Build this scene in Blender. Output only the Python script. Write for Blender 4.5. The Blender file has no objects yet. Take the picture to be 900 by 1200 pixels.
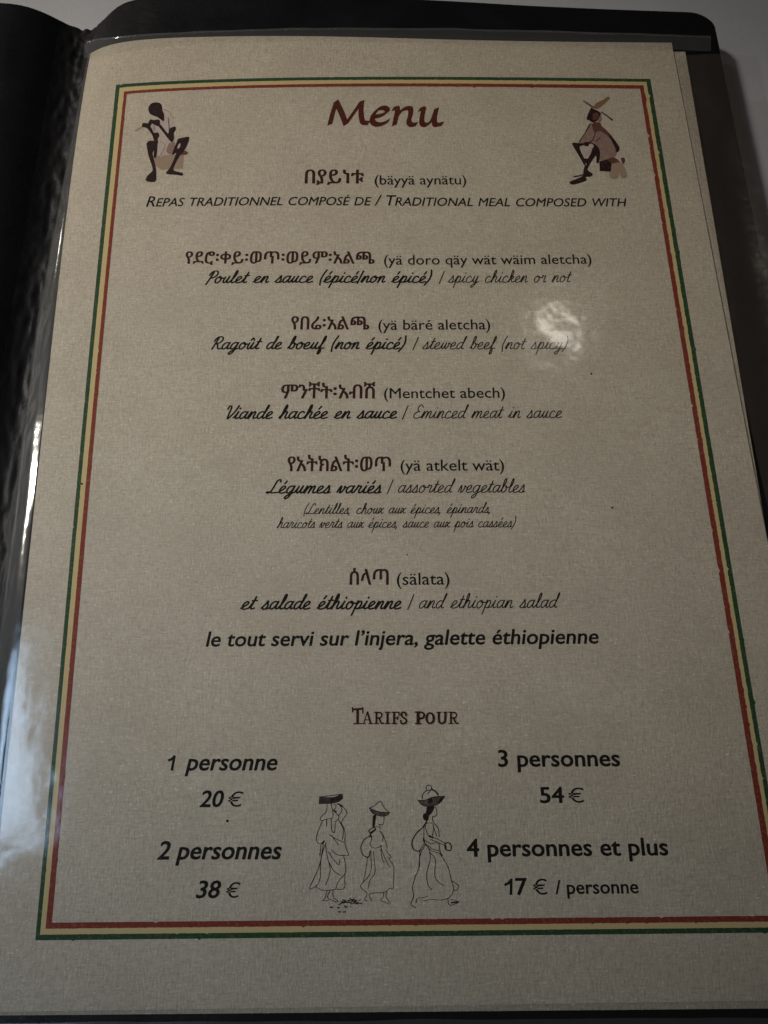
import bpy, math, random
from mathutils import Vector, Matrix, noise
random.seed(7)
MM = 0.001
sc = bpy.context.scene
COL = sc.collection

# ------------------------------------------------------------------ camera
FPX, IW, IH = 800.0, 900.0, 1200.0            # focal length in photo pixels
CAM = Vector((105.95, 73.6, 193.5))           # mm, sheet corner is the origin
ROT = (Matrix.Rotation(-0.0211, 3, 'Z') @ Matrix.Rotation(0.0224, 3, 'Y') @ Matrix.Rotation(0.2621, 3, 'X'))
cd = bpy.data.cameras.new('camera')
cd.sensor_fit = 'VERTICAL'; cd.sensor_height = 24.0; cd.sensor_width = 18.0
cd.lens = FPX / IH * 24.0
cd.clip_start = 0.005; cd.clip_end = 50
cam = bpy.data.objects.new('camera', cd); COL.objects.link(cam)
cam.matrix_world = Matrix.Translation(CAM * MM) @ ROT.to_4x4()
sc.camera = cam

# ------------------------------------------------------------------ light
w = bpy.data.worlds.new('World'); sc.world = w; w.use_nodes = True
w.node_tree.nodes['Background'].inputs[0].default_value = (1.0, 0.86, 0.70, 1)
w.node_tree.nodes['Background'].inputs[1].default_value = 0.018

def lamp(name, kind, loc, target, energy, color, **kw):
    l = bpy.data.lights.new(name, kind); l.energy = energy; l.color = color
    for k, v in kw.items(): setattr(l, k, v)
    o = bpy.data.objects.new(name, l); COL.objects.link(o)
    o.location = loc
    o.rotation_euler = (Vector(target) - Vector(loc)).to_track_quat('-Z', 'Y').to_euler()
    return o
# soft room light from the upper left: cone edge imitates a person's shadow at lower right
lamp('room_lamp', 'SPOT', (-0.93, 0.50, 1.02), (0.004, 0.226, 0), 66.0, (1.0, 0.92, 0.80),
     spot_size=math.radians(20.8), spot_blend=1.0, shadow_soft_size=0.10)
# window on the left
lamp('window', 'AREA', (-0.56, 0.00, 0.62), (-0.09, 0.05, 0), 0.12, (0.52, 0.73, 1.0), shape='RECTANGLE', size=0.26, size_y=0.40, spread=math.radians(32))
# added light without a seen source, draws the bright line on the rolled edge
lamp('streak_light', 'AREA', (-0.85, 1.05, 0.85), (0.0, 0.25, 0), 0.5, (1.0, 0.93, 0.80), shape='DISK', size=0.07)
# small ceiling lamp mirrored in the plastic
lamp('ceiling_lamp', 'AREA', (0.152 + 0.46, 0.184 + 0.90, 1.5), (0.1, 0.15, 0), 0.24, (1.0, 0.93, 0.80), shape='RECTANGLE', size=0.13, size_y=0.04)

vs = sc.view_settings
vs.view_transform = 'Standard'; vs.look = 'None'; vs.exposure = 0.14; vs.gamma = 1
vs.use_curve_mapping = False

# ------------------------------------------------------------------ surface of the sheet (mm)
def Z(x, y):
    a = min(max(x / 210.0, -0.1), 1.1); b = min(max(y / 297.0, -0.1), 1.1)
    z = (2.6 * (1 - a) - 2.7 * a) * b + 3.0 * a * (1 - b)
    z += 1.6 * math.exp(-((x - 75) / 60.0) ** 2) * b * b              # gentle bow at the top
    z -= 4.6 * math.exp(-max(x, -3) / 11.0) * (0.03 + 0.97 * max(b, 0) ** 6)  # rolls down into the gutter
    return z
def ray(u, v):
    return ROT @ Vector(((u - 450.0) / FPX, -(v - 600.0) / FPX, -1.0))
def un(u, v, dz=0.0):
    """photo pixel -> point of the sheet's surface (mm)"""
    d = ray(u, v); z = 0.0
    for _ in range(12):
        t = (z - CAM.z) / d.z; p = CAM + d * t; z = Z(p.x, p.y) + dz
    return p.x, p.y
def unz(u, v, z):
    d = ray(u, v); p = CAM + d * ((z - CAM.z) / d.z)
    return p.x, p.y
def sm(a, b, x):
    t = min(max((x - a) / (b - a), 0), 1); return t * t * (3 - 2 * t)

# ------------------------------------------------------------------ helpers
def srgb(r, g, b):
    f = lambda c: ((c / 255 + 0.055) / 1.055) ** 2.4 if c > 10 else c / 255 / 12.92
    return (f(r), f(g), f(b), 1)
def mesh_obj(name, verts, faces, mats, parent=None, smooth=False, midx=None):
    me = bpy.data.meshes.new(name)
    me.from_pydata([(x * MM, y * MM, z * MM) for x, y, z in verts], [], faces)
    for m in (mats if isinstance(mats, (list, tuple)) else [mats]): me.materials.append(m)
    if midx: me.polygons.foreach_set('material_index', midx)
    if smooth: me.polygons.foreach_set('use_smooth', [True] * len(faces))
    me.update()
    o = bpy.data.objects.new(name, me); COL.objects.link(o)
    if parent: o.parent = parent
    return o
def thing(name, label, cat):
    o = bpy.data.objects.new(name, None); COL.objects.link(o)
    o.empty_display_size = 0.02
    o['label'] = label; o['category'] = cat
    return o

class NT:
    def __init__(s, name):
        s.m = bpy.data.materials.new(name); s.m.use_nodes = True
        s.t = s.m.node_tree; s.n = s.t.nodes; s.n.clear()
        s.out = s.n.new('ShaderNodeOutputMaterial')
        s.tc = s.n.new('ShaderNodeTexCoord')
    def node(s, t, ins=None, **kw):
        n = s.n.new(t)
        for k, v in kw.items(): setattr(n, k, v)
        for k, v in (ins or {}).items():
            if isinstance(v, bpy.types.NodeSocket): s.t.links.new(v, n.inputs[k])
            else: n.inputs[k].default_value = v
        return n
    def noise(s, scale, detail=3, rough=0.55, stretch=(1, 1, 1), rot=0.0):
        mp = s.node('ShaderNodeMapping', {'Vector': s.tc.outputs['Object'], 'Scale': stretch, 'Rotation': (0, 0, rot)})
        return s.node('ShaderNodeTexNoise', {'Vector': mp.outputs[0], 'Scale': scale, 'Detail': detail, 'Roughness': rough}).outputs['Fac']
    def ramp(s, fac, stops):
        r = s.node('ShaderNodeValToRGB', {'Fac': fac}); cr = r.color_ramp
        while len(cr.elements) < len(stops): cr.elements.new(0.5)
        for e, (p, c) in zip(cr.elements, stops): e.position = p; e.color = c
        return r.outputs['Color']
    def math(s, op, a, b=0.0):
        return s.node('ShaderNodeMath', {0: a, 1: b}, operation=op).outputs[0]
    def mix(s, fac, a, b, blend='MIX'):
        n = s.node('ShaderNodeMix', data_type='RGBA', blend_type=blend)
        for i, v in ((0, fac), (6, a), (7, b)):
            if isinstance(v, bpy.types.NodeSocket): s.t.links.new(v, n.inputs[i])
            else: n.inputs[i].default_value = v
        return n.outputs[2]
    def bump(s, h, strength, dist, normal=None):
        d = {'Height': h, 'Strength': strength, 'Distance': dist}
        if normal: d['Normal'] = normal
        return s.node('ShaderNodeBump', d).outputs[0]
    def surf(s, sock): s.t.links.new(sock, s.out.inputs['Surface']); return s.m
    def pbsdf(s, **ins):
        d = {k.replace('_', ' '): v for k, v in ins.items()}
        return s.node('ShaderNodeBsdfPrincipled', d).outputs[0]

def linen(s):
    h1 = s.noise(1750, 2, 0.7, (0.22, 1.0, 1.0))
    h2 = s.noise(1750, 2, 0.7, (1.0, 0.30, 1.0))
    return s.math('ADD', h1, h2)

def paper_mat(name, c0, c1):
    s = NT(name)
    lin = linen(s)
    blot = s.noise(45, 4, 0.6)
    col = s.mix(s.math('MULTIPLY', s.math('SUBTRACT', lin, 0.65), 1.1), c0, c1)
    col = s.mix(s.ramp(blot, [(0.35, (0, 0, 0, 1)), (0.75, (0.35, 0.35, 0.35, 1))]), col, c1)
    # sparse pale flecks: glints of the plastic film painted into the paper colour
    fl = s.ramp(s.noise(1900, 1, 0.5, (0.6, 1.3, 1)), [(0.66, (0, 0, 0, 1)), (0.75, (1, 1, 1, 1))])
    col = s.mix(s.math('MULTIPLY', fl, 0.5), col, srgb(236, 232, 220))
    n = s.bump(lin, 1.0, 0.00016)
    return s.surf(s.pbsdf(Base_Color=col, Roughness=0.65, Normal=n, Specular_IOR_Level=0.3))

def ink_mat(name, rgb, wear=0.2, paper=(150, 140, 122)):
    s = NT(name)
    f = s.ramp(s.noise(1300, 3, 0.6), [(0.50, (0, 0, 0, 1)), (0.78, (1, 1, 1, 1))])
    col = s.mix(s.math('MULTIPLY', f, wear), srgb(*rgb), srgb(*paper))
    return s.surf(s.pbsdf(Base_Color=col, Roughness=0.7, Specular_IOR_Level=0.15))

M_PAPER = paper_mat('laid_paper', srgb(198, 188, 172), srgb(156, 146, 131))
M_PAPER2 = paper_mat('back_paper', srgb(178, 169, 154), srgb(138, 129, 115))
M_BLACK = ink_mat('black_ink', (11, 8, 8), 0.08)
M_SOFT = ink_mat('thin_black_ink', (18, 13, 12), 0.16)
M_MAROON = ink_mat('maroon_ink', (54, 18, 17), 0.12)
M_TITLE = ink_mat('title_ink', (76, 24, 17), 0.15)
M_GREEN = ink_mat('green_ink', (32, 66, 40), 0.3)
M_YELLOW = ink_mat('yellow_ink', (194, 174, 128), 0.45, (170, 158, 136))
M_RED = ink_mat('red_ink', (120, 46, 34), 0.3)
M_SKIN = ink_mat('dark_wash', (34, 17, 18), 0.55, (96, 62, 56))
M_SKIN2 = ink_mat('umber_wash', (92, 56, 48), 0.5, (130, 100, 88))
M_CLOTH = ink_mat('lilac_wash', (182, 168, 162), 0.7, (138, 118, 114))
M_CLOTH2 = ink_mat('mauve_wash', (134, 108, 100), 0.7, (168, 148, 138))
M_TAN = ink_mat('tan_wash', (152, 129, 112), 0.5)
M_HAT = ink_mat('hat_wash', (128, 96, 70), 0.4)
M_GREY = ink_mat('grey_hatching', (70, 62, 58), 0.6)

def leather(name, c, rough, bumpd, sc1=700):
    s = NT(name)
    g = s.noise(sc1, 4, 0.6); big = s.noise(60, 4, 0.6)
    col = s.mix(s.math('MULTIPLY', big, 0.8), c, tuple(v * 2.2 for v in c[:3]) + (1,))
    r = s.math('ADD', s.math('MULTIPLY', big, 0.3), rough - 0.15)
    n = s.bump(g, 0.5, bumpd); n = s.bump(big, 0.3, 0.0012, n)
    return s.surf(s.pbsdf(Base_Color=col, Roughness=r, Normal=n, Specular_IOR_Level=0.22))
M_LEATHER = leather('black_leatherette', (0.0028, 0.0030, 0.0042, 1), 0.42, 0.00018)
M_SPINE = leather('worn_spine_leatherette', (0.004, 0.004, 0.005, 1), 0.55, 0.0005, 300)
M_THREAD = leather('worn_edge', (0.03, 0.03, 0.032, 1), 0.6, 0.0003)

def film_mat(name, rough, wr, milk, tint=(0.8, 0.8, 0.8, 1)):
    s = NT(name)
    n = s.bump(s.noise(60, 3, 0.5), 1.0, wr)
    # Schlick reflectance of a thin sheet, the same from both sides
    inc = s.node('ShaderNodeNewGeometry').outputs['Incoming']
    cs = s.math('ABSOLUTE', s.node('ShaderNodeVectorMath', {0: n, 1: inc}, operation='DOT_PRODUCT').outputs['Value'])
    fr = s.math('ADD', s.math('MULTIPLY', s.math('POWER', s.math('SUBTRACT', 1.0, cs), 5.0), 0.9), 0.05)
    gl = s.node('ShaderNodeBsdfGlossy', {'Color': (1, 1, 1, 1), 'Roughness': rough, 'Normal': n}).outputs[0]
    tr = s.node('ShaderNodeBsdfTransparent', {'Color': (0.96, 0.96, 0.95, 1)}).outputs[0]
    df = s.node('ShaderNodeBsdfDiffuse', {'Color': tint, 'Normal': n}).outputs[0]
    haze = milk
    a = s.node('ShaderNodeMixShader', {0: haze, 1: tr, 2: df}).outputs[0]
    b = s.node('ShaderNodeMixShader', {0: fr, 1: a, 2: gl}).outputs[0]
    return s.surf(b)
M_FILM = film_mat('clear_film', 0.10, 0.00020, 0.003)
M_ROLL = film_mat('rolled_film', 0.10, 0.0003, 0.05)
M_SEAM = film_mat('welded_film', 0.25, 0.0003, 0.034)

s = NT('pale_table_cloth')
g = s.noise(420, 4, 0.65); b_ = s.noise(18, 4, 0.6)
c = s.mix(b_, srgb(182, 184, 190), srgb(154, 156, 162))
M_TABLE = s.surf(s.pbsdf(Base_Color=c, Roughness=0.5, Normal=s.bump(g, 0.4, 0.0003)))

# ------------------------------------------------------------------ table
TZ = -19.0
def table():
    n = 60; V = []; F = []
    for j in range(n + 1):
        for i in range(n + 1):
            x = -700 + 1500 * i / n; y = -600 + 1500 * j / n
            V.append((x, y, TZ + 0.25 * noise.noise((x * 0.01, y * 0.01, 3))))
    for j in range(n):
        for i in range(n):
            a = j * (n + 1) + i; F.append((a, a + 1, a + n + 2, a + n + 1))
    o = mesh_obj('tablecloth', V, F, M_TABLE, None, True)
    o['kind'] = 'structure'; o['label'] = 'pale grey cloth covering the table under the menu'
table()

# ------------------------------------------------------------------ menu cover
cover = thing('menu_cover', 'open black leatherette menu cover with a worn creased spine on pale cloth', 'menu cover')
def xg(y): return -9.5 - (320 - y) * 0.030          # the gutter line
def cover_z(x, y):
    d = x - xg(y)
    if d > 0: base = Z(max(x, 14), y) - 2.2
    else: base = -2.6 + 2.0 * math.exp(-((d + 34) / 20.0) ** 2)
    z0 = Z(14, y) - 2.2
    k = sm(-8, 8, d)
    if abs(d) < 8: base = (-2.6 + 2.0 * math.exp(-((d + 34) / 20.0) ** 2)) * (1 - k) + z0 * k
    z = base - 11.0 * math.exp(-(d / 13.0) ** 2)
    z += 0.25 * noise.noise((x * 0.03, y * 0.03, 1.0))
    return z
def ytop(x):
    return 328.5 - 0.062 * max(x - 34, 0) - 0.02 * max(-20 - x, 0)
XR, YB = 229.0, -22.0
def panel(name, xf, nx, ny, mat, thick, edges, crinkle=0.0, corner=0.0):
    """xf(t, y) -> x ; edges: (left, right) rounded?"""
    V = []; F = []
    def sp(i, n, a, b):        # denser near rounded edges
        t = i / n
        return t
    top = {}; bot = {}
    for i in range(nx + 1):
        ti = i / nx
        if edges[1]: ti = 1 - (1 - ti) ** 1.5 if not edges[0] else ti
        for j in range(ny + 1):
            tj = j / ny; tj = 1 - (1 - tj) ** 1.6
            x = xf(ti, 150 + 170 * tj)
            yt = ytop(x)
            if corner and x > XR - corner:
                q = x - (XR - corner); yt -= corner - math.sqrt(max(corner * corner - q * q, 0))
            y = YB + (yt - YB) * tj
            x = xf(ti, y)
            z = cover_z(x, y)
            e = yt - y
            if edges[1]: e = min(e, XR - x)
            if edges[0]: e = min(e, x + 150)
            z -= 1.3 * (1 - math.sqrt(max(0, 1 - (1 - min(e / 1.8, 1)) ** 2)))
            if crinkle:
                z += crinkle * math.sin(math.pi * ti) * (noise.noise((x * 0.5, y * 0.16, 5)) + 0.6 * noise.noise((x * 0.9, y * 0.5, 9)))
            top[i, j] = len(V); V.append((x, y, z))
    for i in range(nx + 1):
        for j in range(ny + 1):
            x, y, z = V[top[i, j]]; bot[i, j] = len(V); V.append((x, y, min(z, cover_z(x, y)) - thick))
    for i in range(nx):
        for j in range(ny):
            F.append((top[i, j], top[i + 1, j], top[i + 1, j + 1], top[i, j + 1]))
            F.append((bot[i, j], bot[i, j + 1], bot[i + 1, j + 1], bot[i + 1, j]))
    rim = [(i, 0) for i in range(nx)] + [(nx, j) for j in range(ny)] + [(i, ny) for i in range(nx, 0, -1)] + [(0, j) for j in range(ny, 0, -1)]
    r0 = len(V); V += [V[top[q]] for q in rim] + [V[bot[q]] for q in rim]; m_ = len(rim)
    for a in range(m_): b = (a + 1) % m_; F.append((r0 + b, r0 + a, r0 + m_ + a, r0 + m_ + b))
    return mesh_obj(name, V, F, mat, cover, True)
SW = 9.0
panel('left_panel', lambda t, y: -150 + (xg(y) - SW + 150) * t, 70, 90, M_LEATHER, 2.4, (True, False))
panel('spine', lambda t, y: xg(y) - SW + 0.02 + 2 * SW * t - 0.04 * t, 26, 220, M_SPINE, 2.4, (False, False), 0.9)
panel('right_panel', lambda t, y: xg(y) + SW + (XR - xg(y) - SW) * t, 110, 110, M_LEATHER, 2.4, (False, True), 0, 9.0)

# ------------------------------------------------------------------ paper sheets
def corner_grid(px, dz, nx=70, ny=90):
    P = [un(*q, dz) for q in px]                # TL TR BR BL
    out = []
    for j in range(ny + 1):
        b = j / ny
        for i in range(nx + 1):
            a = (i / nx) ** 1.5
            l = (P[3][0] + (P[0][0] - P[3][0]) * b, P[3][1] + (P[0][1] - P[3][1]) * b)
            r = (P[2][0] + (P[1][0] - P[2][0]) * b, P[2][1] + (P[1][1] - P[2][1]) * b)
            out.append((l[0] + (r[0] - l[0]) * a, l[1] + (r[1] - l[1]) * a))
    return out, nx, ny
def sheet(name, px, dz, mat, parent, thick=0.12):
    pts, nx, ny = corner_grid(px, dz)
    V = [(x, y, Z(x, y) + dz) for x, y in pts]; n = len(V)
    V += [(x, y, z - thick) for x, y, z in V]
    F = []
    w_ = nx + 1
    for j in range(ny):
        for i in range(nx):
            a = j * w_ + i
            F.append((a, a + 1, a + w_ + 1, a + w_)); F.append((n + a, n + a + w_, n + a + w_ + 1, n + a + 1))
    rim = [i for i in range(nx)] + [j * w_ + nx for j in range(ny)] + [ny * w_ + i for i in range(nx, 0, -1)] + [j * w_ for j in range(ny, 0, -1)]
    r0 = len(V); V += [V[a] for a in rim] + [V[n + a] for a in rim]; m_ = len(rim)
    for a in range(m_): b = (a + 1) % m_; F.append((r0 + b, r0 + a, r0 + m_ + a, r0 + m_ + b))
    return mesh_obj(name, V, F, mat, parent, True)

menu = thing('menu_sheet', 'cream printed menu page with a green, yellow and red border inside the clear sleeve', 'menu')
sheet('paper', [(106, 63), (787, 50), (1003, 1171), (-22, 1186)], 0.0, M_PAPER, menu)
back = sheet('backing_sheet', [(150, 62), (803, 60.5), (992, 1181), (-15, 1190)], -0.5, M_PAPER2, None)
back['label'] = 'plain paper sheet peeking out behind the right edge of the printed menu page'
back['category'] = 'paper sheet'

# ------------------------------------------------------------------ clear sleeve
sleeve = thing('plastic_sleeve', 'clear glossy plastic sleeve holding the menu page against the black cover', 'plastic sleeve')
def tubew(y): return 3.0 + 4.6 * sm(300, 170, y)
def film():
    xs = [-1 + 0.0 * k for k in range(0)]
    # rows along y, columns: rolled edge (t<0) then flat part
    V = []; F = []; ny = 110
    tcols = [-1 + k / 14 for k in range(14)]
    xcols = [k / 60 for k in range(61)]
    for j in range(ny + 1):
        y = -20 + (303.5 + 20) * j / ny
        w_ = tubew(y)
        x0 = -1.0
        for t in tcols:
            th = -t * math.pi / 2 * 1.0
            x = x0 - w_ * math.sin(th)
            V.append((x, y + 0.0, Z(x0, y) + 0.5 - 4.6 * (1 - math.cos(th)) + 0.15 * noise.noise((x * .2, y * .03, 0))))
        for a in xcols:
            x = x0 + (214.5 - 6.0 * sm(0, 297, y) + 1.0 - x0) * a
            yy = y + (-0.022 * max(x - 60, 0) - 0.0) * sm(200, 300, y)
            V.append((x, yy, Z(x, yy) + 0.5 + 0.22 * noise.noise((x * 0.02, y * 0.025, 4))))
    w_ = len(tcols) + len(xcols); nt = len(tcols)
    F2 = []
    for j in range(ny):
        for i in range(w_ - 1):
            a = j * w_ + i; (F2 if i < nt else F).append((a, a + 1, a + w_ + 1, a + w_))
    for nm, ff, mm in (('front_film', F, M_FILM), ('rolled_edge', F2, M_ROLL)):
        used = sorted({i for f in ff for i in f}); ix = {u: k for k, u in enumerate(used)}
        mesh_obj(nm, [V[u] for u in used], [tuple(ix[i] for i in f) for f in ff], mm, sleeve, True)
film()
def strip(name, rows, mat, parent, closed_thick=None):
    """rows: list of cross sections (lists of points)"""
    V = [p for r in rows for p in r]; n = len(rows[0]); F = []
    for j in range(len(rows) - 1):
        for i in range(n - 1):
            a = j * n + i; F.append((a, a + 1, a + n + 1, a + n))
    return mesh_obj(name, V, F, mat, parent, True)
# welded seam along the top of the sleeve
pxs = [(97, 52), (113, 46), (150, 42), (225, 38), (350, 33.5), (500, 34), (650, 37), (833, 43)]
lo = [(100, 66), (113, 63), (150, 55), (225, 46.5), (350, 43), (500, 47), (650, 50), (836, 58)]
def interp(tab, x):
    for (a, b), (c, d) in zip(tab, tab[1:]):
        if x <= c: return b + (d - b) * (x - a) / (c - a)
    return tab[-1][1]
rows = []
for k in range(121):
    u = 98 + (833 - 98) * k / 120
    v0 = interp(pxs, u) + 1.6 * noise.noise((u * .018, 1, 0)); v1 = interp(lo, u) + 2
    r = []
    for q in range(7):
        f = q / 6
        x, y = un(u, v1 + (v0 - v1) * f, 0.8)
        r.append((x, y, Z(x, y) + 0.75 + 0.12 * math.sin(math.pi * f) + 0.12 * noise.noise((x * .1, y * .2, 2))))
    rows.append(r)
strip('top_seam', rows, M_SEAM, sleeve)
rows = []
for k in range(81):
    x = 2 + 212 * k / 80; r = []
    for q in range(5):
        y = -2.2 - 1.3 * q - 0.5 * noise.noise((x * .05, 3, 0)) - 0.012 * (x - 2) * 0
        r.append((x, y, Z(x, y) + 0.9 + 0.5 * math.sin(math.pi * q / 4) + 0.5 * noise.noise((x * .04, y * .1, 8))))
    rows.append(r)
strip('bottom_seam', rows, M_SEAM, sleeve)
bead = []
for k in range(121):
    u = 98 + (833 - 98) * k / 120
    x, y = un(u, interp(pxs, u) + 1.6 * noise.noise((u * .018, 1, 0)), 0.8); r_ = 0.28 + 0.08 * noise.noise((u * .05, 0, 0)); z = Z(x, y) + 0.8
    bead.append([(x, y + r_ * math.cos(a * math.pi / 5), z + r_ * math.sin(a * math.pi / 5)) for a in range(11)])
strip('weld_bead', bead, M_ROLL, sleeve)

M_SIDE = film_mat('cloudy_sheen_film', 0.25, 0.0010, 0.035, (0.62, 0.46, 0.38, 1))  # cloudy film, brown tint painted in for the warm room it reflects
rows = []
for k in range(91):
    y = -20 + 312 * k / 90; r = []
    xa = 214.5 - 6.0 * sm(0, 297, y) + 1.0
    xb = 240.0 + 1.2 * noise.noise((y * .03, 0, 0))
    for q in range(15):
        f = q / 14; x = xa + (xb - xa) * f
        z = Z(x, y) + 0.9 - 4.0 * max(0, f - 0.55) ** 1.5 + 1.1 * noise.noise((x * .07, y * .025, 7)) * min(1, f * 3)
        r.append((x, y, max(z, cover_z(min(x, XR), y) + 0.5)))
    rows.append(r)
strip('side_margin', rows, M_SIDE, sleeve)

# ------------------------------------------------------------------ print: border
def lerp(a, b, t): return (a[0] + (b[0] - a[0]) * t, a[1] + (b[1] - a[1]) * t)
TL = [(136, 99.5), (140.2, 103), (145.3, 107.5), (148.5, 110.5)]
TR = [(762, 92.5), (757.6, 96), (754, 100), (750, 104)]
BR = [(928.5, 1092.6), (922, 1086.6), (916, 1079.8), (907.5, 1073)]
BL = [(41.3, 1102), (46.8, 1095.3), (53.4, 1088.3), (60.8, 1081.2)]
def side(k, sd, t):
    if sd == 0:
        p = lerp(TL[k], TR[k], t); return (p[0], p[1] - 6.3 * math.sin(math.pi * t ** 0.72) ** 1.0)
    if sd == 1:
        p = lerp(TR[k], BR[k], t); return p
    if sd == 2: return lerp(BR[k], BL[k], t)
    p = lerp(BL[k], TL[k], t); return (p[0] - 3.2 * math.sin(math.pi * t) * t, p[1])
def border(k, mat, nm, dz, rough):
    V = []; F = []; N = 420
    for sd in range(4):
        base = len(V)
        for i in range(N + 1):
            t = i / N
            for e, kk in enumerate((k, k + 1)):
                u, v = side(kk, sd, t)
                j = rough[sd] * (0.7 * noise.noise((t * 420, kk * 7.3, sd)) + 7.0 * max(0, noise.noise((t * 150, kk * 3.1, sd + 9)) - 0.42))
                j *= (1 if 0.003 < t < 0.997 else 0)
                if sd % 2: u += j
                else: v += j
                x, y = un(u, v); V.append((x, y, Z(x, y) + dz))
        for i in range(N):
            a = base + 2 * i; F.append((a, a + 1, a + 3, a + 2))
    return mesh_obj(nm, V, F, mat, menu)
o = border(1, M_YELLOW, 'border_line', 0.025, (0.3, 0.3, 0.3, 0.3)); o['label'] = 'yellow line of the printed border'
o = border(0, M_GREEN, 'border_line', 0.035, (0.5, 1.3, 0.8, 0.4)); o['label'] = 'outer green line of the printed border'
o = border(2, M_RED, 'border_line', 0.035, (0.5, 1.2, 0.9, 0.4)); o['label'] = 'inner red line of the printed border'

# ------------------------------------------------------------------ print: lettering
DZ = 0.04
DG = None
def raw_text(body, shear=0.0):
    c = bpy.data.curves.new('txt', 'FONT'); c.body = body
    c.shear = shear; c.resolution_u = 3
    o = bpy.data.objects.new('txt', c); COL.objects.link(o)
    bpy.context.view_layer.update()
    m = o.evaluated_get(bpy.context.evaluated_depsgraph_get()).to_mesh()
    V = [(v.co.x, v.co.y) for v in m.vertices]; F = [tuple(p.vertices) for p in m.polygons]
    bpy.data.objects.remove(o); bpy.data.curves.remove(c)
    return V, F
def width(body):
    V, _ = raw_text('H' + body + 'H'); return max(v[0] for v in V)
def font_mesh(body, shear=0.0, bold=0.0, caps=None, flat=0.8):
    """letters of one line; caps: lower case is set as small capitals of that size; bold: overstruck by that much"""
    if caps:
        w0 = width(''); V = []; F = []; cx = 0.0
        runs = []
        for ch in body:
            k = caps if ch.islower() else 1.0
            if runs and runs[-1][1] == k: runs[-1][0] += ch
            else: runs.append([ch, k])
        for txt, k in runs:
            U = txt.upper()
            if U.strip():
                v, f = raw_text(U); b = len(V)
                V += [(cx + x * k + shear * y * k, y * k) for x, y in v]; F += [tuple(b + i for i in q) for q in f]
            cx += (width(U) - w0) * k
    else:
        V, F = raw_text(body, shear)
    if bold:
        V0, F0 = V, F; V, F = [], []
        for q in range(8):
            a = q * math.pi / 4; b = len(V)
            V += [(x + bold * math.cos(a), y + bold * flat * math.sin(a)) for x, y in V0]; F += [tuple(b + i for i in f) for f in F0]
    return V, F
def place(name, V, F, x0, x1, y0, y1, hpx, hunit, mat, label=None):
    """fit outline V (glyph units, baseline y=0) between photo x0..x1 on a baseline y0..y1; hunit glyph units are hpx photo pixels tall"""
    mn = min(v[0] for v in V); mx = max(v[0] for v in V)
    A = Vector(un(x0, y0)); B = Vector(un(x1, y1)); e = B - A; sx = e.length / (mx - mn); e.normalize()
    um, vm = (x0 + x1) / 2, (y0 + y1) / 2
    sy = (Vector(un(um, vm - hpx)) - Vector(un(um, vm))).length / hunit
    n = Vector((-e.y, e.x))
    W = []
    for gx, gy in V:
        p = A + e * ((gx - mn) * sx) + n * (gy * sy)
        W.append((p.x, p.y, Z(p.x, p.y) + DZ + 0.012 * len(W) / len(V)))
    o = mesh_obj(name, W, F, mat, menu)
    if label: o['label'] = label
    return o
def eth(body, x0, x1, yb, h):
    V, F = font_mesh(body, 0, 0.024, None, 0.3); place('ethiopic_lettering', V, F, x0, x1, yb, yb, h, 0.713, M_MAROON)
def sans(body, x0, x1, y0, y1, xh, mat=None, shear=0.0, offset=0.007, caps=None, unit=0.449, nm='lettering'):
    V, F = font_mesh(body, shear, offset, caps); place(nm, V, F, x0, x1, y0, y1, xh, unit, mat or M_BLACK)

# --- a joined monoline script, drawn as pen strokes (x height 1)
HI = 0.74
G = {}
def gl(ch, wd, *strokes, hi=False): G[ch] = (wd, [list(s) for s in strokes], hi)
bowl = [(0.72, .85), (.5, 1.0), (.22, .85), (.08, .45), (.2, .06), (.42, .05), (.64, .4), (.75, .95)]
gl('a', .98, bowl, [(.77, 1.0), (.7, .35), (.8, .03), (.98, .12)])
gl('b', .85, [(0, .12), (.25, .8), (.4, 1.5), (.34, 1.82), (.2, 1.6), (.15, .8), (.2, .15), (.4, 0), (.6, .25), (.62, .7), (.5, .95), (.55, .74), (.85, .72)], hi=True)
gl('c', .8, [(.62, .8), (.45, 1.0), (.2, .85), (.08, .45), (.2, .06), (.45, 0), (.8, .14)])
gl('d', .98, bowl[:-1] + [(.72, .7)], [(.68, .5), (.84, 1.3), (.93, 1.72), (.84, 1.78), (.74, 1.2), (.7, .35), (.8, .03), (.98, .12)])
gl('e', .8, [(0, .12), (.3, .38), (.58, .75), (.45, 1.0), (.2, .82), (.1, .4), (.22, .05), (.45, 0), (.8, .14)])
gl('f', .7, [(0, .12), (.3, .8), (.46, 1.5), (.4, 1.82), (.27, 1.5), (.24, .5), (.2, -.5), (.25, -.8), (.42, -.5), (.38, -.08), (.3, .05), (.7, .14)])
gl('g', 1.0, bowl, [(.77, 1.0), (.68, 0), (.55, -.55), (.3, -.78), (.16, -.6), (.42, -.25), (1.0, .12)])
gl('h', .95, [(0, .12), (.28, .8), (.42, 1.5), (.35, 1.82), (.22, 1.5), (.14, 0)], [(.14, .1), (.3, .7), (.5, 1.0), (.66, .85), (.62, .3), (.72, .02), (.95, .14)])
gl('i', .56, [(0, .12), (.18, .6), (.28, 1.0)], [(.28, 1.0), (.2, .35), (.3, .02), (.56, .14)], [(.30, 1.38), (.33, 1.46)])
gl('k', .85, [(0, .12), (.28, .8), (.42, 1.5), (.35, 1.82), (.22, 1.5), (.14, 0)], [(.16, .3), (.42, .92), (.6, .85), (.5, .58), (.25, .5)], [(.32, .5), (.5, .15), (.62, .02), (.85, .14)])
gl('l', .58, [(0, .12), (.28, .8), (.43, 1.5), (.37, 1.82), (.24, 1.5), (.18, .4), (.3, .02), (.58, .14)])
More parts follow.
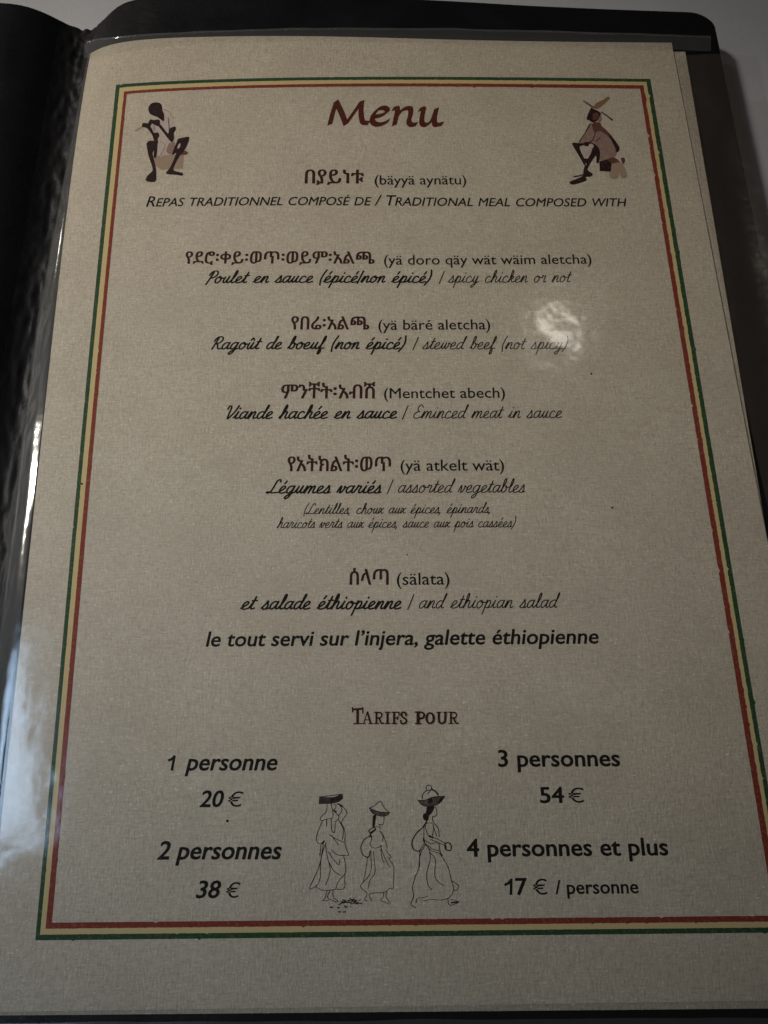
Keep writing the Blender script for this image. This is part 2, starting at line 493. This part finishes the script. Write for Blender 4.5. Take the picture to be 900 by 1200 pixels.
gl('m', 1.36, [(0, .12), (.14, .75), (.2, 1.0), (.2, .75), (.14, 0)], [(.16, .1), (.34, .75), (.52, 1.0), (.64, .82), (.58, 0)], [(.6, .1), (.76, .75), (.94, 1), (1.06, .85), (1.02, .3), (1.12, .02), (1.36, .14)])
gl('n', .95, [(0, .12), (.14, .75), (.2, 1.0), (.2, .75), (.14, 0)], [(.16, .1), (.34, .75), (.52, 1.0), (.66, .85), (.62, .3), (.72, .02), (.95, .14)])
gl('o', .86, [(.45, 1.0), (.2, .85), (.08, .45), (.22, .05), (.45, .02), (.66, .35), (.64, .8), (.45, 1.0), (.42, .85), (.58, .72), (.86, .76)], hi=True)
gl('p', .92, [(0, .12), (.18, .7), (.27, 1.05)], [(.27, 1.05), (.2, 0), (.13, -.8)], [(.18, .2), (.34, .8), (.55, 1.0), (.7, .8), (.68, .35), (.5, .02), (.32, .1)], [(.5, .02), (.92, .14)])
gl('r', .82, [(0, .12), (.18, .7), (.22, 1.1), (.34, .95), (.58, .95), (.5, .4), (.58, .02), (.82, .14)])
gl('s', .76, [(0, .12), (.28, .7), (.4, 1.1), (.46, .8), (.56, .4), (.44, .05), (.2, 0), (.12, .1)], [(.44, .05), (.6, .04), (.76, .14)])
gl('t', .6, [(0, .12), (.22, .8), (.36, 1.55)], [(.36, 1.55), (.26, .6), (.22, .25), (.34, .02), (.6, .14)], [(.1, 1.1), (.56, 1.14)])
gl('u', .96, [(0, .12), (.2, .7), (.24, 1.0), (.18, .35), (.3, .03), (.5, .2), (.68, 1.0)], [(.68, 1.0), (.62, .35), (.72, .02), (.96, .14)])
gl('v', .85, [(0, .12), (.12, .8), (.22, 1.0), (.26, .6), (.3, .06), (.42, .06), (.62, .5), (.64, .95), (.57, .84), (.85, .76)], hi=True)
gl('w', 1.2, [(0, .12), (.2, .7), (.24, 1.0), (.2, .35), (.32, .03), (.5, .25), (.62, .95)], [(.62, .95), (.6, .3), (.74, .03), (.94, .4), (.98, .95), (.92, .82), (1.2, .76)], hi=True)
gl('x', .84, [(0, .12), (.1, .85), (.24, .98), (.36, .7), (.46, .2), (.6, .02), (.84, .14)], [(.68, .98), (.4, .6), (.1, .02)])
gl('y', .96, [(0, .12), (.2, .7), (.24, 1.0), (.18, .35), (.3, .03), (.5, .2), (.68, 1.0)], [(.68, 1.0), (.6, 0), (.48, -.55), (.26, -.78), (.12, -.6), (.42, -.22), (.96, .12)])
gl('P', .95, [(.44, 1.62), (.32, .8), (.16, -.25)], [(.08, 1.2), (.28, 1.65), (.72, 1.78), (.98, 1.45), (.8, .95), (.36, .75)])
gl('R', 1.2, [(.44, 1.62), (.32, .9), (.2, 0)], [(.08, 1.2), (.28, 1.65), (.72, 1.78), (.98, 1.48), (.8, 1.0), (.36, .82), (.6, .7), (.8, .2), (.95, .02), (1.2, .14)])
gl('V', 1.05, [(0, 1.35), (.12, 1.72), (.34, 1.6), (.36, .8), (.4, .08), (.54, .1), (.9, .95), (1.12, 1.75)])
gl('L', 1.15, [(.98, 1.5), (.84, 1.78), (.56, 1.6), (.44, .9), (.32, .25), (.1, .02), (-.12, .08), (.08, .2), (.5, .04), (1.15, .12)])
gl('E', 1.1, [(.98, 1.5), (.74, 1.78), (.42, 1.6), (.42, 1.15), (.68, .95), (.36, .85), (.12, .45), (.3, .04), (.7, .04), (1.1, .25)])
gl('(', .5, [(.36, 1.85), (.14, 1.2), (.1, .4), (.26, -.4)])
gl(')', .5, [(.2, 1.85), (.36, 1.2), (.32, .4), (.04, -.4)])
gl('/', .45, [(.25, 1.7), (.1, -.15)])
gl(',', .4, [(.14, .1), (.04, -.28)])
gl(' ', .78)
BASE = {'é': ('e', [(.34, 1.3), (.5, 1.62)]), 'û': ('u', [(.25, 1.3), (.45, 1.6), (.62, 1.3)]), 'î': ('i', [(.1, 1.3), (.3, 1.6), (.5, 1.3)])}
def crom(P, sub):
    if len(P) < 3: return P
    out = []
    Q = [(2 * P[0][0] - P[1][0], 2 * P[0][1] - P[1][1])] + list(P) + [(2 * P[-1][0] - P[-2][0], 2 * P[-1][1] - P[-2][1])]
    for i in range(1, len(Q) - 2):
        a, b, c, d = Q[i - 1:i + 3]
        for k in range(sub):
            t = k / sub
            out.append(tuple(0.5 * (2 * b[q] + (c[q] - a[q]) * t + (2 * a[q] - 5 * b[q] + 4 * c[q] - d[q]) * t * t + (3 * b[q] - a[q] - 3 * c[q] + d[q]) * t ** 3) for q in (0, 1)))
    out.append(P[-1]); return out
def ribbon(V, F, P, wd, nib=None, jit=0.0):
    """a pen stroke of width wd along P; nib = (dx, dy) adds a broad-nib offset"""
    n = len(P)
    if n < 2: return
    b = len(V)
    for i in range(n):
        p0 = P[max(i - 1, 0)]; p1 = P[min(i + 1, n - 1)]
        dx, dy = p1[0] - p0[0], p1[1] - p0[1]; L = math.hypot(dx, dy) or 1
        nx, ny = -dy / L, dx / L; h = wd / 2
        if jit: h *= 1 + jit * (noise.noise((P[i][0] * 0.05, P[i][1] * 0.05, 2)))
        ox, oy = nx * h, ny * h
        if nib:
            s_ = 1 if (nib[0] * nx + nib[1] * ny) >= 0 else -1
            ox += s_ * nib[0] / 2; oy += s_ * nib[1] / 2
        ex = ey = 0
        if i == 0: ex, ey = -dx / L * h * .8, -dy / L * h * .8
        if i == n - 1: ex, ey = dx / L * h * .8, dy / L * h * .8
        V.append((P[i][0] + ox + ex, P[i][1] + oy + ey)); V.append((P[i][0] - ox + ex, P[i][1] - oy + ey))
    for i in range(n - 1):
        a = b + 2 * i; F.append((a, a + 1, a + 3, a + 2))
def script(body, x0, x1, y0, y1, xh, weight, mat):
    V = []; F = []; cx = 0; hi = False; SL = 0.31
    for ch in body:
        acc = None
        if ch in BASE: ch, acc = BASE[ch]
        wd, st, h2 = G[ch]
        st = [list(s_) for s_ in st]
        if acc:
            if ch == 'i': st = st[:-1]
            st.append(acc)
        if hi and st and st[0][0] == (0, .12): st[0][0] = (0, HI)
        for s_ in st:
            P = crom(s_, 4)
            P = [(cx + x + SL * y, y if y < 1.2 else 1.2 + (y - 1.2) * 1.2) for x, y in P]
            ribbon(V, F, P, weight)
        cx += wd; hi = h2
    return place('script_lettering', V, F, x0, x1, y0, y1, xh * 0.93, 1.0, mat)
BW, LW = 0.205, 0.138

# line by line, positions read off the photograph
eth('በያይነቱ', 357, 426.5, 215, 16); sans('(bäyyä aynätu)', 439, 546.5, 216.4, 216.2, 7.1)
sans('Repas traditionnel composé de / Traditional meal composed with', 171, 735, 242.3, 242, 12.0, None, 0.22, 0.009, 0.80, 0.682)
eth('የደሮ፡ቀይ፡ወጥ፡ወይም፡አልጫ', 216.5, 439, 309.2, 14.2); sans('(yä doro qäy wät wäim aletcha)', 450, 693.5, 310.3, 309, 7.3)
script('Poulet en sauce (épicé/non épicé)', 240, 507, 331.8, 331.2, 8.0, BW, M_BLACK); script('/ spicy chicken or not', 514, 671, 331.2, 330.5, 8.0, LW, M_SOFT)
eth('የበሬ፡አልጫ', 340.8, 432.8, 386.2, 15.2); sans('(yä bäré aletcha)', 443.3, 574.7, 386.6, 386, 7.7)
script('Ragoût de boeuf (non épicé)', 247, 476.7, 409.3, 409, 8.3, BW, M_BLACK); script('/ stewed beef (not spicy)', 483, 667, 409, 409, 8.3, LW, M_SOFT)
eth('ምንቸት፡አብሽ', 329, 439.6, 467, 16.2); sans('(Mentchet abech)', 449.9, 592, 466.9, 466, 7.9)
script('Viande hachée en sauce', 265, 465.6, 490.8, 490.2, 8.8, BW, M_BLACK); script('/ Eminced meat in sauce', 470.7, 659, 490.2, 489.6, 8.8, LW, M_SOFT)
eth('የአትክልት፡ወጥ', 336.5, 458.3, 552.2, 17); sans('(yä atkelt wät)', 469.3, 591, 551.8, 551.4, 8.5)
script('Légumes variés', 311, 447.6, 578, 577.8, 9.0, BW, M_BLACK); script('/ assorted vegetables', 453, 616, 577.3, 577, 9.0, LW, M_SOFT)
script('(Lentilles, choux aux épices, épinards,', 355.6, 574.5, 602.4, 601, 6.9, LW * 1.1, M_SOFT)
script('haricots verts aux épices, sauce aux pois cassées)', 324, 605.5, 618.8, 617.6, 6.9, LW * 1.1, M_SOFT)
eth('ሰላጣ', 409.6, 455.6, 685.2, 18.3); sans('(sälata)', 464.9, 527, 685.4, 685, 9.2)
script('et salade éthiopienne', 280.8, 470.8, 714, 713.5, 9.7, BW, M_BLACK); script('/ and ethiopian salad', 477, 658, 713, 712, 9.6, LW, M_SOFT)
sans('le tout servi sur l’injera, galette éthiopienne', 241, 702, 757.6, 754, 11.4, None, 0.16, 0.020)
sans('personne', 216.8, 325, 902.7, 902.5, 13, None, 0.2, 0.022)
sans('20', 233.3, 262, 945.5, 945.4, 19, None, 0.2, 0.022, None, 0.69); sans('€', 266.5, 285, 945.3, 945.2, 17.5, None, 0.12, 0.0, None, 0.72)
sans('2 personnes', 183.8, 330, 1006.9, 1006.5, 13.8, None, 0.2, 0.022)
sans('38', 229.3, 258.6, 1052.2, 1052, 20, None, 0.2, 0.022, None, 0.69); sans('€', 264.5, 281.5, 1052, 1052, 18, None, 0.12, 0.0, None, 0.72)
sans('3 personnes', 584, 727, 898.3, 897.6, 12.6, None, 0, 0.022)
sans('54', 633, 661.5, 940.8, 940.6, 18.3, None, 0, 0.022, None, 0.69); sans('€', 666.5, 685, 940.6, 940.4, 17.2, None, 0, 0.0, None, 0.72)
sans('4 personnes et plus', 547, 783.6, 1003.6, 1002, 13.2, None, 0, 0.022)
sans('7', 604.5, 618.6, 1048.6, 1048.4, 19.5, None, 0, 0.022, None, 0.69); sans('€', 625, 642, 1048.4, 1048.2, 18.2, None, 0, 0.0, None, 0.72)
sans('/ personne', 651, 748.7, 1047.6, 1046.6, 10.4, None, 0, 0.018)

# --- tracings: strokes and filled shapes given in enlarged photo coordinates
class Trace:
    def __init__(s, ox, oy, k): s.o = (ox, oy, k); s.V = []; s.F = []; s.M = []; s.mats = []; s.lay = []; s.layer = 0
    def _m(s, mat):
        if mat not in s.mats: s.mats.append(mat)
        return s.mats.index(mat)
    def fill(s, mat, P, smooth=True):
        if smooth: P = crom(list(P) + [P[0]], 3)[:-1]
        # fan-free triangulation through Blender's own tessellator
        from mathutils.geometry import tessellate_polygon
        b = len(s.V); tris = tessellate_polygon([[Vector((x, y, 0)) for x, y in P]])
        s.V += P; s.lay += [s.layer] * len(P)
        for t in tris: s.F.append(tuple(b + i for i in t)); s.M.append(s._m(mat))
        s.layer += 1
    def pen(s, mat, wd, *strokes, nib=None, smooth=True, jit=0.25):
        for P in strokes:
            P = crom(P, 5) if smooth else [p for a, b in zip(P, P[1:]) for p in (a, b)]
            n0 = len(s.V); f0 = len(s.F)
            ribbon(s.V, s.F, P, wd, nib, jit)
            s.lay += [s.layer] * (len(s.V) - n0); s.M += [s._m(mat)] * (len(s.F) - f0)
        s.layer += 1
    def build(s, name, label):
        ox, oy, k = s.o; W = []
        for (u, v), l in zip(s.V, s.lay):
            x, y = un(ox + u / k, oy + v / k); W.append((x, y, Z(x, y) + DZ + 0.006 * l))
        # make every face look up
        F = []
        for f in s.F:
            a = sum(W[f[i]][0] * W[f[(i + 1) % len(f)]][1] - W[f[(i + 1) % len(f)]][0] * W[f[i]][1] for i in range(len(f)))
            F.append(f if a >= 0 else tuple(reversed(f)))
        o = mesh_obj(name, W, F, s.mats, menu, False, s.M)
        o['label'] = label
        return o

t = Trace(170, 870, 4.5); t.pen(M_BLACK, 13.5, [(155, 74), (149, 106), (142, 143)], [(154, 76), (142, 87), (127, 94)], jit=0)
t.build('numeral', 'slanted printed numeral one')
t = Trace(540, 870, 900 / 260); t.pen(M_BLACK, 11, [(204, 557), (204, 585), (203, 614)], [(203, 560), (194, 570), (181, 577)], jit=0)
t.build('numeral', 'upright printed numeral one of the last price')
t = Trace(350, 90, 900 / 220)
nb = (15, -12)
t.pen(M_TITLE, 10, [(150, 226), (163, 175), (180, 122)], [(180, 120), (205, 172), (226, 226)], [(226, 226), (265, 172), (302, 118)],
      [(302, 120), (299, 170), (307, 216), (333, 222)],
      [(352, 194), (398, 184), (425, 166), (414, 150), (384, 154), (357, 185), (354, 214), (376, 229), (408, 224), (432, 210)],
      [(454, 154), (473, 152), (468, 190), (459, 230)], [(464, 196), (498, 158), (532, 152), (537, 175), (528, 214), (540, 230), (563, 228)],
      [(580, 158), (598, 154), (591, 195), (592, 224), (614, 230), (642, 205), (660, 158)], [(660, 155), (651, 200), (656, 230), (688, 226)], nib=nb, jit=0)
t.build('title_lettering', 'large maroon calligraphic title')

t = Trace(380, 800, 4.5)
def slab(x0, x1, y, wd=6): t.pen(M_MAROON, wd, [(x0, y), (x1, y)], smooth=False, jit=0.1)
T_ = lambda wd, *s_: t.pen(M_MAROON, wd, *s_, jit=0.1)
T_(15, [(176, 140), (176, 214)]); T_(11, [(150, 141), (202, 138)]); T_(8, [(149, 132), (150, 154)], [(203, 132), (204, 160)]); slab(156, 196, 216, 7)
T_(6, [(208, 214), (227, 156)]); T_(11, [(228, 156), (245, 214)]); T_(5, [(214, 196), (240, 196)]); slab(201, 217, 216); slab(235, 256, 216)
for bx in (275, 668):
    T_(11, [(bx, 157), (bx, 214)]); slab(bx - 11, bx + 6, 156); slab(bx - 11, bx + 13, 216)
    T_(8, [(bx, 157), (bx + 22, 159), (bx + 29, 171), (bx + 21, 184), (bx + 3, 187)]); T_(9, [(bx + 14, 187), (bx + 26, 213), (bx + 37, 214)])
T_(11, [(333, 157), (333, 214)]); slab(321, 346, 156); slab(321, 346, 216)
T_(11, [(368, 157), (368, 214)]); slab(357, 394, 156); slab(357, 381, 216); T_(6, [(393, 156), (394, 171)], [(370, 186), (386, 186)], [(386, 179), (386, 193)])
T_(9, [(431, 173), (428, 160), (414, 157), (405, 168), (413, 182), (427, 191), (433, 204), (420, 216), (406, 213), (403, 200)])
T_(15, [(494, 157), (494, 214)]); slab(479, 500, 155, 7); slab(480, 509, 216, 7); T_(10, [(494, 156), (518, 158), (526, 172), (517, 187), (496, 189)])
T_(10, [(557 + 19 * math.cos(a * math.pi / 8), 187 + 27 * math.sin(a * math.pi / 8)) for a in range(17)])
T_(10, [(603, 157), (603, 198), (612, 213), (626, 213), (636, 198), (637, 157)]); slab(593, 614, 156); slab(628, 646, 156)
t.build('heading_lettering', 'maroon slab serif heading above the prices')

t = Trace(130, 90, 900 / 130)            # seated flute player
t.fill(M_TAN, [(352, 645), (590, 625), (585, 745), (410, 755), (358, 720)], False)
t.fill(M_SKIN2, [(555, 618), (598, 600), (624, 614), (616, 630), (570, 634)])
t.fill(M_CLOTH, [(312, 318), (360, 335), (425, 360), (440, 320), (465, 320), (500, 370), (520, 412), (495, 430), (470, 425), (472, 470), (500, 530), (545, 510), (520, 560), (505, 622), (470, 630), (448, 608), (405, 655), (388, 600), (368, 570), (378, 500), (345, 450), (318, 400)])
t.fill(M_CLOTH2, [(470, 540), (520, 530), (508, 615), (475, 628), (450, 600)])
t.pen(M_TAN, 12, [(200, 440), (262, 402)])
t.fill(M_SKIN, [(303, 265), (308, 240), (330, 217), (365, 208), (398, 215), (415, 240), (418, 275), (432, 310), (428, 360), (405, 348), (375, 327), (345, 317), (315, 298)])
t.fill(M_SKIN, [(250, 395), (262, 375), (300, 378), (318, 348), (350, 352), (392, 348), (398, 385), (380, 402), (350, 388), (330, 385), (312, 428), (285, 415), (258, 408)])
t.fill(M_SKIN, [(300, 425), (325, 410), (350, 455), (382, 452), (394, 482), (380, 505), (384, 540), (355, 532), (336, 475)])
t.fill(M_SKIN, [(380, 395), (405, 390), (462, 462), (474, 425), (520, 404), (525, 430), (509, 460), (512, 500), (498, 530), (478, 520), (450, 485)])
t.fill(M_SKIN, [(288, 545), (310, 521), (368, 525), (378, 560), (366, 655), (347, 650), (350, 600), (338, 620), (346, 660), (364, 740), (368, 800), (360, 850), (300, 851), (283, 834), (300, 800), (336, 766), (335, 730), (305, 640)])
t.fill(M_SKIN, [(545, 505), (580, 495), (625, 488), (635, 505), (600, 590), (560, 640), (508, 738), (520, 765), (580, 780), (577, 803), (530, 796), (455, 790), (452, 770), (480, 738), (530, 622), (498, 637), (505, 600), (530, 540)])
t.fill(M_CLOTH, [(547, 552), (566, 541), (558, 575), (540, 584)])
t.pen(M_SKIN, 5, [(465, 335), (470, 380), (474, 425)], [(350, 395), (352, 440)])
t.pen(M_CLOTH2, 4, [(430, 265), (470, 285), (510, 345)], [(400, 520), (440, 560), (400, 640)])
t.build('drawing', 'drawing of a seated figure playing a flute')

t = Trace(640, 90, 900 / 130)            # seated figure with a brimmed hat
t.pen(M_GREY, 13, [(306, 198), (345, 225), (385, 250)], [(450, 288), (490, 315), (535, 350)])
t.fill(M_HAT, [(380, 245), (410, 212), (460, 187), (500, 161), (518, 175), (490, 205), (440, 248), (405, 264)])
t.fill(M_CLOTH2, [(345, 385), (375, 378), (400, 440), (430, 440), (475, 460), (520, 510), (572, 600), (550, 655), (430, 690), (420, 600), (385, 540), (330, 540), (265, 535), (300, 480)])
t.fill(M_SKIN, [(365, 250), (342, 295), (328, 345), (350, 355), (378, 372), (410, 360), (438, 322), (445, 300), (420, 277), (392, 265)])
t.fill(M_SKIN2, [(378, 300), (410, 290), (425, 315), (405, 350), (380, 350)])
t.fill(M_CLOTH2, [(440, 312), (454, 338), (440, 370), (418, 358)])
t.fill(M_SKIN2, [(368, 388), (395, 370), (440, 376), (452, 402), (510, 456), (595, 575), (570, 617), (555, 570), (520, 508), (470, 458), (430, 442), (390, 447)])
t.fill(M_SKIN, [(500, 455), (530, 480), (595, 575), (572, 612), (560, 575), (530, 520)])
t.pen(M_SKIN, 7, [(358, 382), (320, 450), (266, 530)], [(400, 450), (372, 520), (300, 548)], [(440, 492), (405, 525)])
t.fill(M_SKIN, [(208, 545), (225, 535), (290, 541), (330, 530), (390, 545), (435, 600), (428, 690), (408, 700), (402, 640), (352, 712), (335, 752), (300, 790), (318, 705), (372, 590), (310, 562), (270, 578), (325, 700), (312, 722), (275, 660)])
t.fill(M_CLOTH, [(280, 572), (308, 556), (330, 592), (350, 546), (384, 556), (378, 580), (342, 618), (330, 650), (302, 618)])
t.fill(M_SKIN, [(185, 855), (220, 840), (296, 806), (325, 748), (345, 767), (378, 790), (360, 810), (318, 815), (325, 843), (230, 874), (195, 870)])
t.pen(M_SKIN, 9, [(225, 812), (265, 805), (300, 795)])
t.fill(M_SKIN, [(430, 690), (550, 655), (590, 690), (600, 702), (530, 712), (526, 770), (435, 765)], False)
t.fill(M_SKIN2, [(490, 672), (550, 655), (600, 700), (540, 708)])
t.fill(M_TAN, [(530, 708), (600, 697), (632, 735), (650, 808), (612, 820), (590, 778), (580, 815), (525, 825), (512, 782), (525, 765)])
t.fill(M_SKIN2, [(605, 660), (630, 658), (638, 680), (622, 710), (612, 690)])
t.build('drawing', 'drawing of a seated figure in a brimmed hat')

t = Trace(350, 910, 7.5)                 # woman with a flat basket
t.fill(M_GREY, [(187, 180), (290, 167), (380, 157), (386, 193), (350, 219), (290, 233), (181, 238)], False)
t.pen(M_SKIN, 4, *[[(185 + 9 * q, 182 - q * 1.2), (183 + 9 * q, 236 - q * 1.0 * (1 if q < 12 else 2))] for q in range(22)])
t.pen(M_SKIN, 8, *[[(285 + 8 * q, 190 - q * 1.5), (287 + 8 * q, 230 - q * 3)] for q in range(12)])
t.fill(M_CLOTH, [(205, 179), (290, 168), (352, 162), (300, 181)])
t.pen(M_SOFT, 7, [(185, 180), (290, 166), (382, 155), (386, 192), (350, 220), (290, 235), (180, 238), (185, 180)], smooth=False)
t.pen(M_SOFT, 5.5,
      [(250, 245), (240, 310), (200, 350), (190, 375), (205, 392)], [(285, 240), (300, 310), (300, 355), (282, 370)], [(205, 392), (225, 380), (292, 365)],
      [(310, 240), (330, 262), (310, 300), (350, 345), (345, 375), (315, 402)], [(350, 240), (380, 290), (350, 345)], [(370, 245), (402, 280), (425, 320), (400, 360), (375, 397)],
      [(205, 400), (170, 480), (155, 550), (175, 585), (215, 590), (225, 560)], [(245, 380), (243, 440)], [(285, 365), (290, 470), (315, 490), (320, 410)],
      [(350, 380), (390, 460), (385, 550)], [(370, 400), (405, 480), (405, 572)], [(270, 510), (330, 550), (405, 580)], [(285, 515), (320, 560), (350, 600)],
      [(405, 580), (420, 640), (438, 690), (385, 692)], [(285, 640), (335, 685), (400, 695)], [(215, 590), (200, 700), (175, 800), (140, 880), (95, 985), (150, 966)],
      [(240, 580), (205, 680), (190, 780), (190, 880), (170, 940), (145, 970)], [(195, 600), (185, 700)], [(235, 600), (250, 700), (275, 800), (265, 880), (235, 950)],
      [(260, 660), (300, 720), (350, 775), (358, 735)], [(270, 760), (310, 830), (365, 868)], [(395, 700), (412, 780), (408, 850), (350, 920), (325, 990)],
      [(405, 850), (405, 940)], [(150, 966), (210, 1000), (330, 990), (390, 990), (410, 945)], [(250, 1000), (235, 1060), (213, 1088), (260, 1090)],
      [(275, 1000), (255, 1065), (325, 1100)], [(300, 995), (305, 1060), (345, 1095), (325, 1105)])
t.pen(M_SKIN, 13, [(300, 295), (330, 308)], [(345, 240), (385, 262)], [(205, 585), (222, 568)])
t.build('drawing', 'line drawing of a robed woman carrying a flat basket on her head')
t = Trace(350, 910, 7.5)
rg = random.Random(3)
for _ in range(34):
    a = rg.uniform(0, 6.28); cx, cy = rg.gauss(440, 42), rg.gauss(1096, 13); L = rg.uniform(10, 26)
    t.pen(M_SKIN, 6, [(cx, cy), (cx + L * math.cos(a), cy + L * 0.6 * math.sin(a))])
t.pen(M_SKIN, 8, [(350, 1125), (400, 1100), (470, 1110), (555, 1112)])
for cx, cy in ((285, 1148), (348, 1152), (413, 1145), (355, 1188), (400, 1188)): t.pen(M_SKIN, 12, [(cx - 4, cy), (cx + 6, cy - 2)])
t.build('drawing', 'small inked tuft of grass and dots by the basket carrier')

t = Trace(420, 915, 8.0)                 # woman with a conical hat
t.fill(M_GREY, [(103, 255), (140, 267), (190, 290), (290, 295), (270, 320), (230, 331), (170, 318), (125, 295)])
t.fill(M_SKIN, [(135, 325), (166, 318), (160, 370), (150, 430), (132, 430)])
t.pen(M_SOFT, 7, [(103, 255), (150, 235), (205, 190), (240, 250), (290, 297)], [(103, 258), (125, 297), (170, 320), (230, 332), (275, 318), (290, 297)], [(103, 255), (190, 290), (290, 297)])
t.pen(M_SOFT, 5.5,
      [(240, 335), (238, 380), (225, 412), (190, 405)], [(195, 410), (205, 430)], [(148, 430), (185, 430), (210, 450)],
      [(115, 515), (125, 545), (108, 595), (150, 630), (215, 615)], [(200, 470), (230, 520), (225, 570)], [(205, 470), (245, 540), (270, 635)],
      [(210, 600), (215, 700), (240, 770)], [(215, 640), (250, 730), (290, 810)], [(255, 645), (305, 715), (290, 735), (330, 815), (325, 1000), (295, 1005)],
      [(85, 715), (70, 830), (45, 950)], [(115, 650), (115, 850), (45, 950), (20, 980), (30, 1010), (80, 1055), (60, 1110), (80, 1125)],
      [(140, 660), (155, 850), (110, 930), (90, 1010)], [(125, 1125), (105, 1060), (240, 1045), (295, 1005)], [(235, 1045), (230, 1090), (210, 1120), (280, 1150)], [(265, 1040), (258, 1085), (300, 1148)])
t.pen(M_SOFT, 9, [(95, 465), (140, 437), (160, 455), (115, 495), (95, 465)], [(115, 495), (105, 520), (60, 545), (25, 610), (30, 670), (55, 705), (95, 712), (108, 660)])
t.pen(M_SKIN, 16, [(118, 485), (155, 460)], [(105, 520), (122, 520)])
t.build('drawing', 'line drawing of a robed woman in a conical hat')

t = Trace(460, 910, 7.5)                 # woman with a laden bowl
t.fill(M_GREY, [(225, 210), (290, 206), (330, 187), (455, 172), (430, 215), (380, 250), (300, 260), (255, 245)])
t.fill(M_SKIN, [(310, 200), (345, 190), (350, 225), (320, 235)]); t.fill(M_SKIN, [(420, 190), (453, 174), (430, 215), (395, 240)])
t.fill(M_SKIN, [(300, 265), (330, 255), (368, 265), (360, 290), (345, 320), (320, 345), (312, 384), (282, 385), (265, 355), (275, 325), (292, 318)])
t.pen(M_SOFT, 7, [(262, 195), (265, 155), (300, 125), (350, 120), (395, 145), (400, 170)], [(300, 125), (295, 95), (315, 75), (340, 85), (342, 112), (305, 155)],
      [(225, 210), (255, 245), (300, 262), (380, 250), (430, 215), (455, 172)], [(225, 210), (290, 206), (360, 180), (455, 172)])
t.pen(M_SKIN, 12, [(340, 105), (375, 130), (395, 155)])
t.pen(M_SOFT, 5.5,
      [(375, 265), (390, 310), (380, 345), (350, 350)], [(350, 350), (355, 395), (400, 455), (410, 530)],
      [(285, 430), (300, 410), (345, 410), (360, 450), (350, 520)], [(285, 430), (300, 490), (325, 530), (385, 545), (470, 590)], [(330, 550), (400, 580), (455, 605)],
      [(365, 455), (385, 520)], [(275, 440), (275, 560), (285, 590), (340, 650), (420, 675), (430, 690)], [(280, 560), (340, 590), (400, 580), (415, 650), (430, 690)], [(290, 590), (350, 635), (420, 655)],
      [(275, 590), (240, 660), (235, 790), (200, 880), (175, 970), (185, 1050), (160, 1120), (205, 1155)], [(285, 600), (245, 680), (230, 800)],
      [(315, 620), (330, 720), (300, 850), (310, 950), (345, 995)], [(330, 670), (375, 730), (370, 850), (390, 915), (450, 960)],
      [(425, 690), (485, 790), (510, 890), (535, 990), (500, 1060), (430, 1085), (350, 1080), (275, 1090)], [(520, 915), (580, 960), (560, 1000), (540, 995)],
      [(205, 1110), (215, 1070), (260, 1065), (310, 1050)], [(485, 1075), (500, 1130), (580, 1105), (560, 1095), (515, 1080)])
t.pen(M_SKIN, 10, [(300, 390), (270, 440), (200, 510), (170, 580), (185, 640), (230, 655), (245, 640)], [(460, 592), (490, 580), (515, 610), (510, 645), (490, 650), (465, 635), (460, 592)])
t.pen(M_SKIN, 14, [(320, 520), (350, 535)], [(460, 600), (470, 630)], [(272, 545), (278, 575)], [(420, 675), (432, 692)], [(520, 1108), (575, 1102)])
t.build('drawing', 'line drawing of a striding woman with a laden bowl on her head')

t = Trace(0, 0, 1)
for (u, v, r) in ((693, 438, 1.5), (717.5, 595, 1.7), (266.5, 962, 2.3), (477, 650, 1.1), (96, 567, 1.6)):
    t.fill(M_SKIN, [(u + r * math.cos(a) * rg.uniform(.6, 1.1), v + r * 0.8 * math.sin(a)) for a in (0, 1, 2, 3, 4, 5)])
o = t.build('ink_specks', 'small dark specks on the page'); o['kind'] = 'stuff'
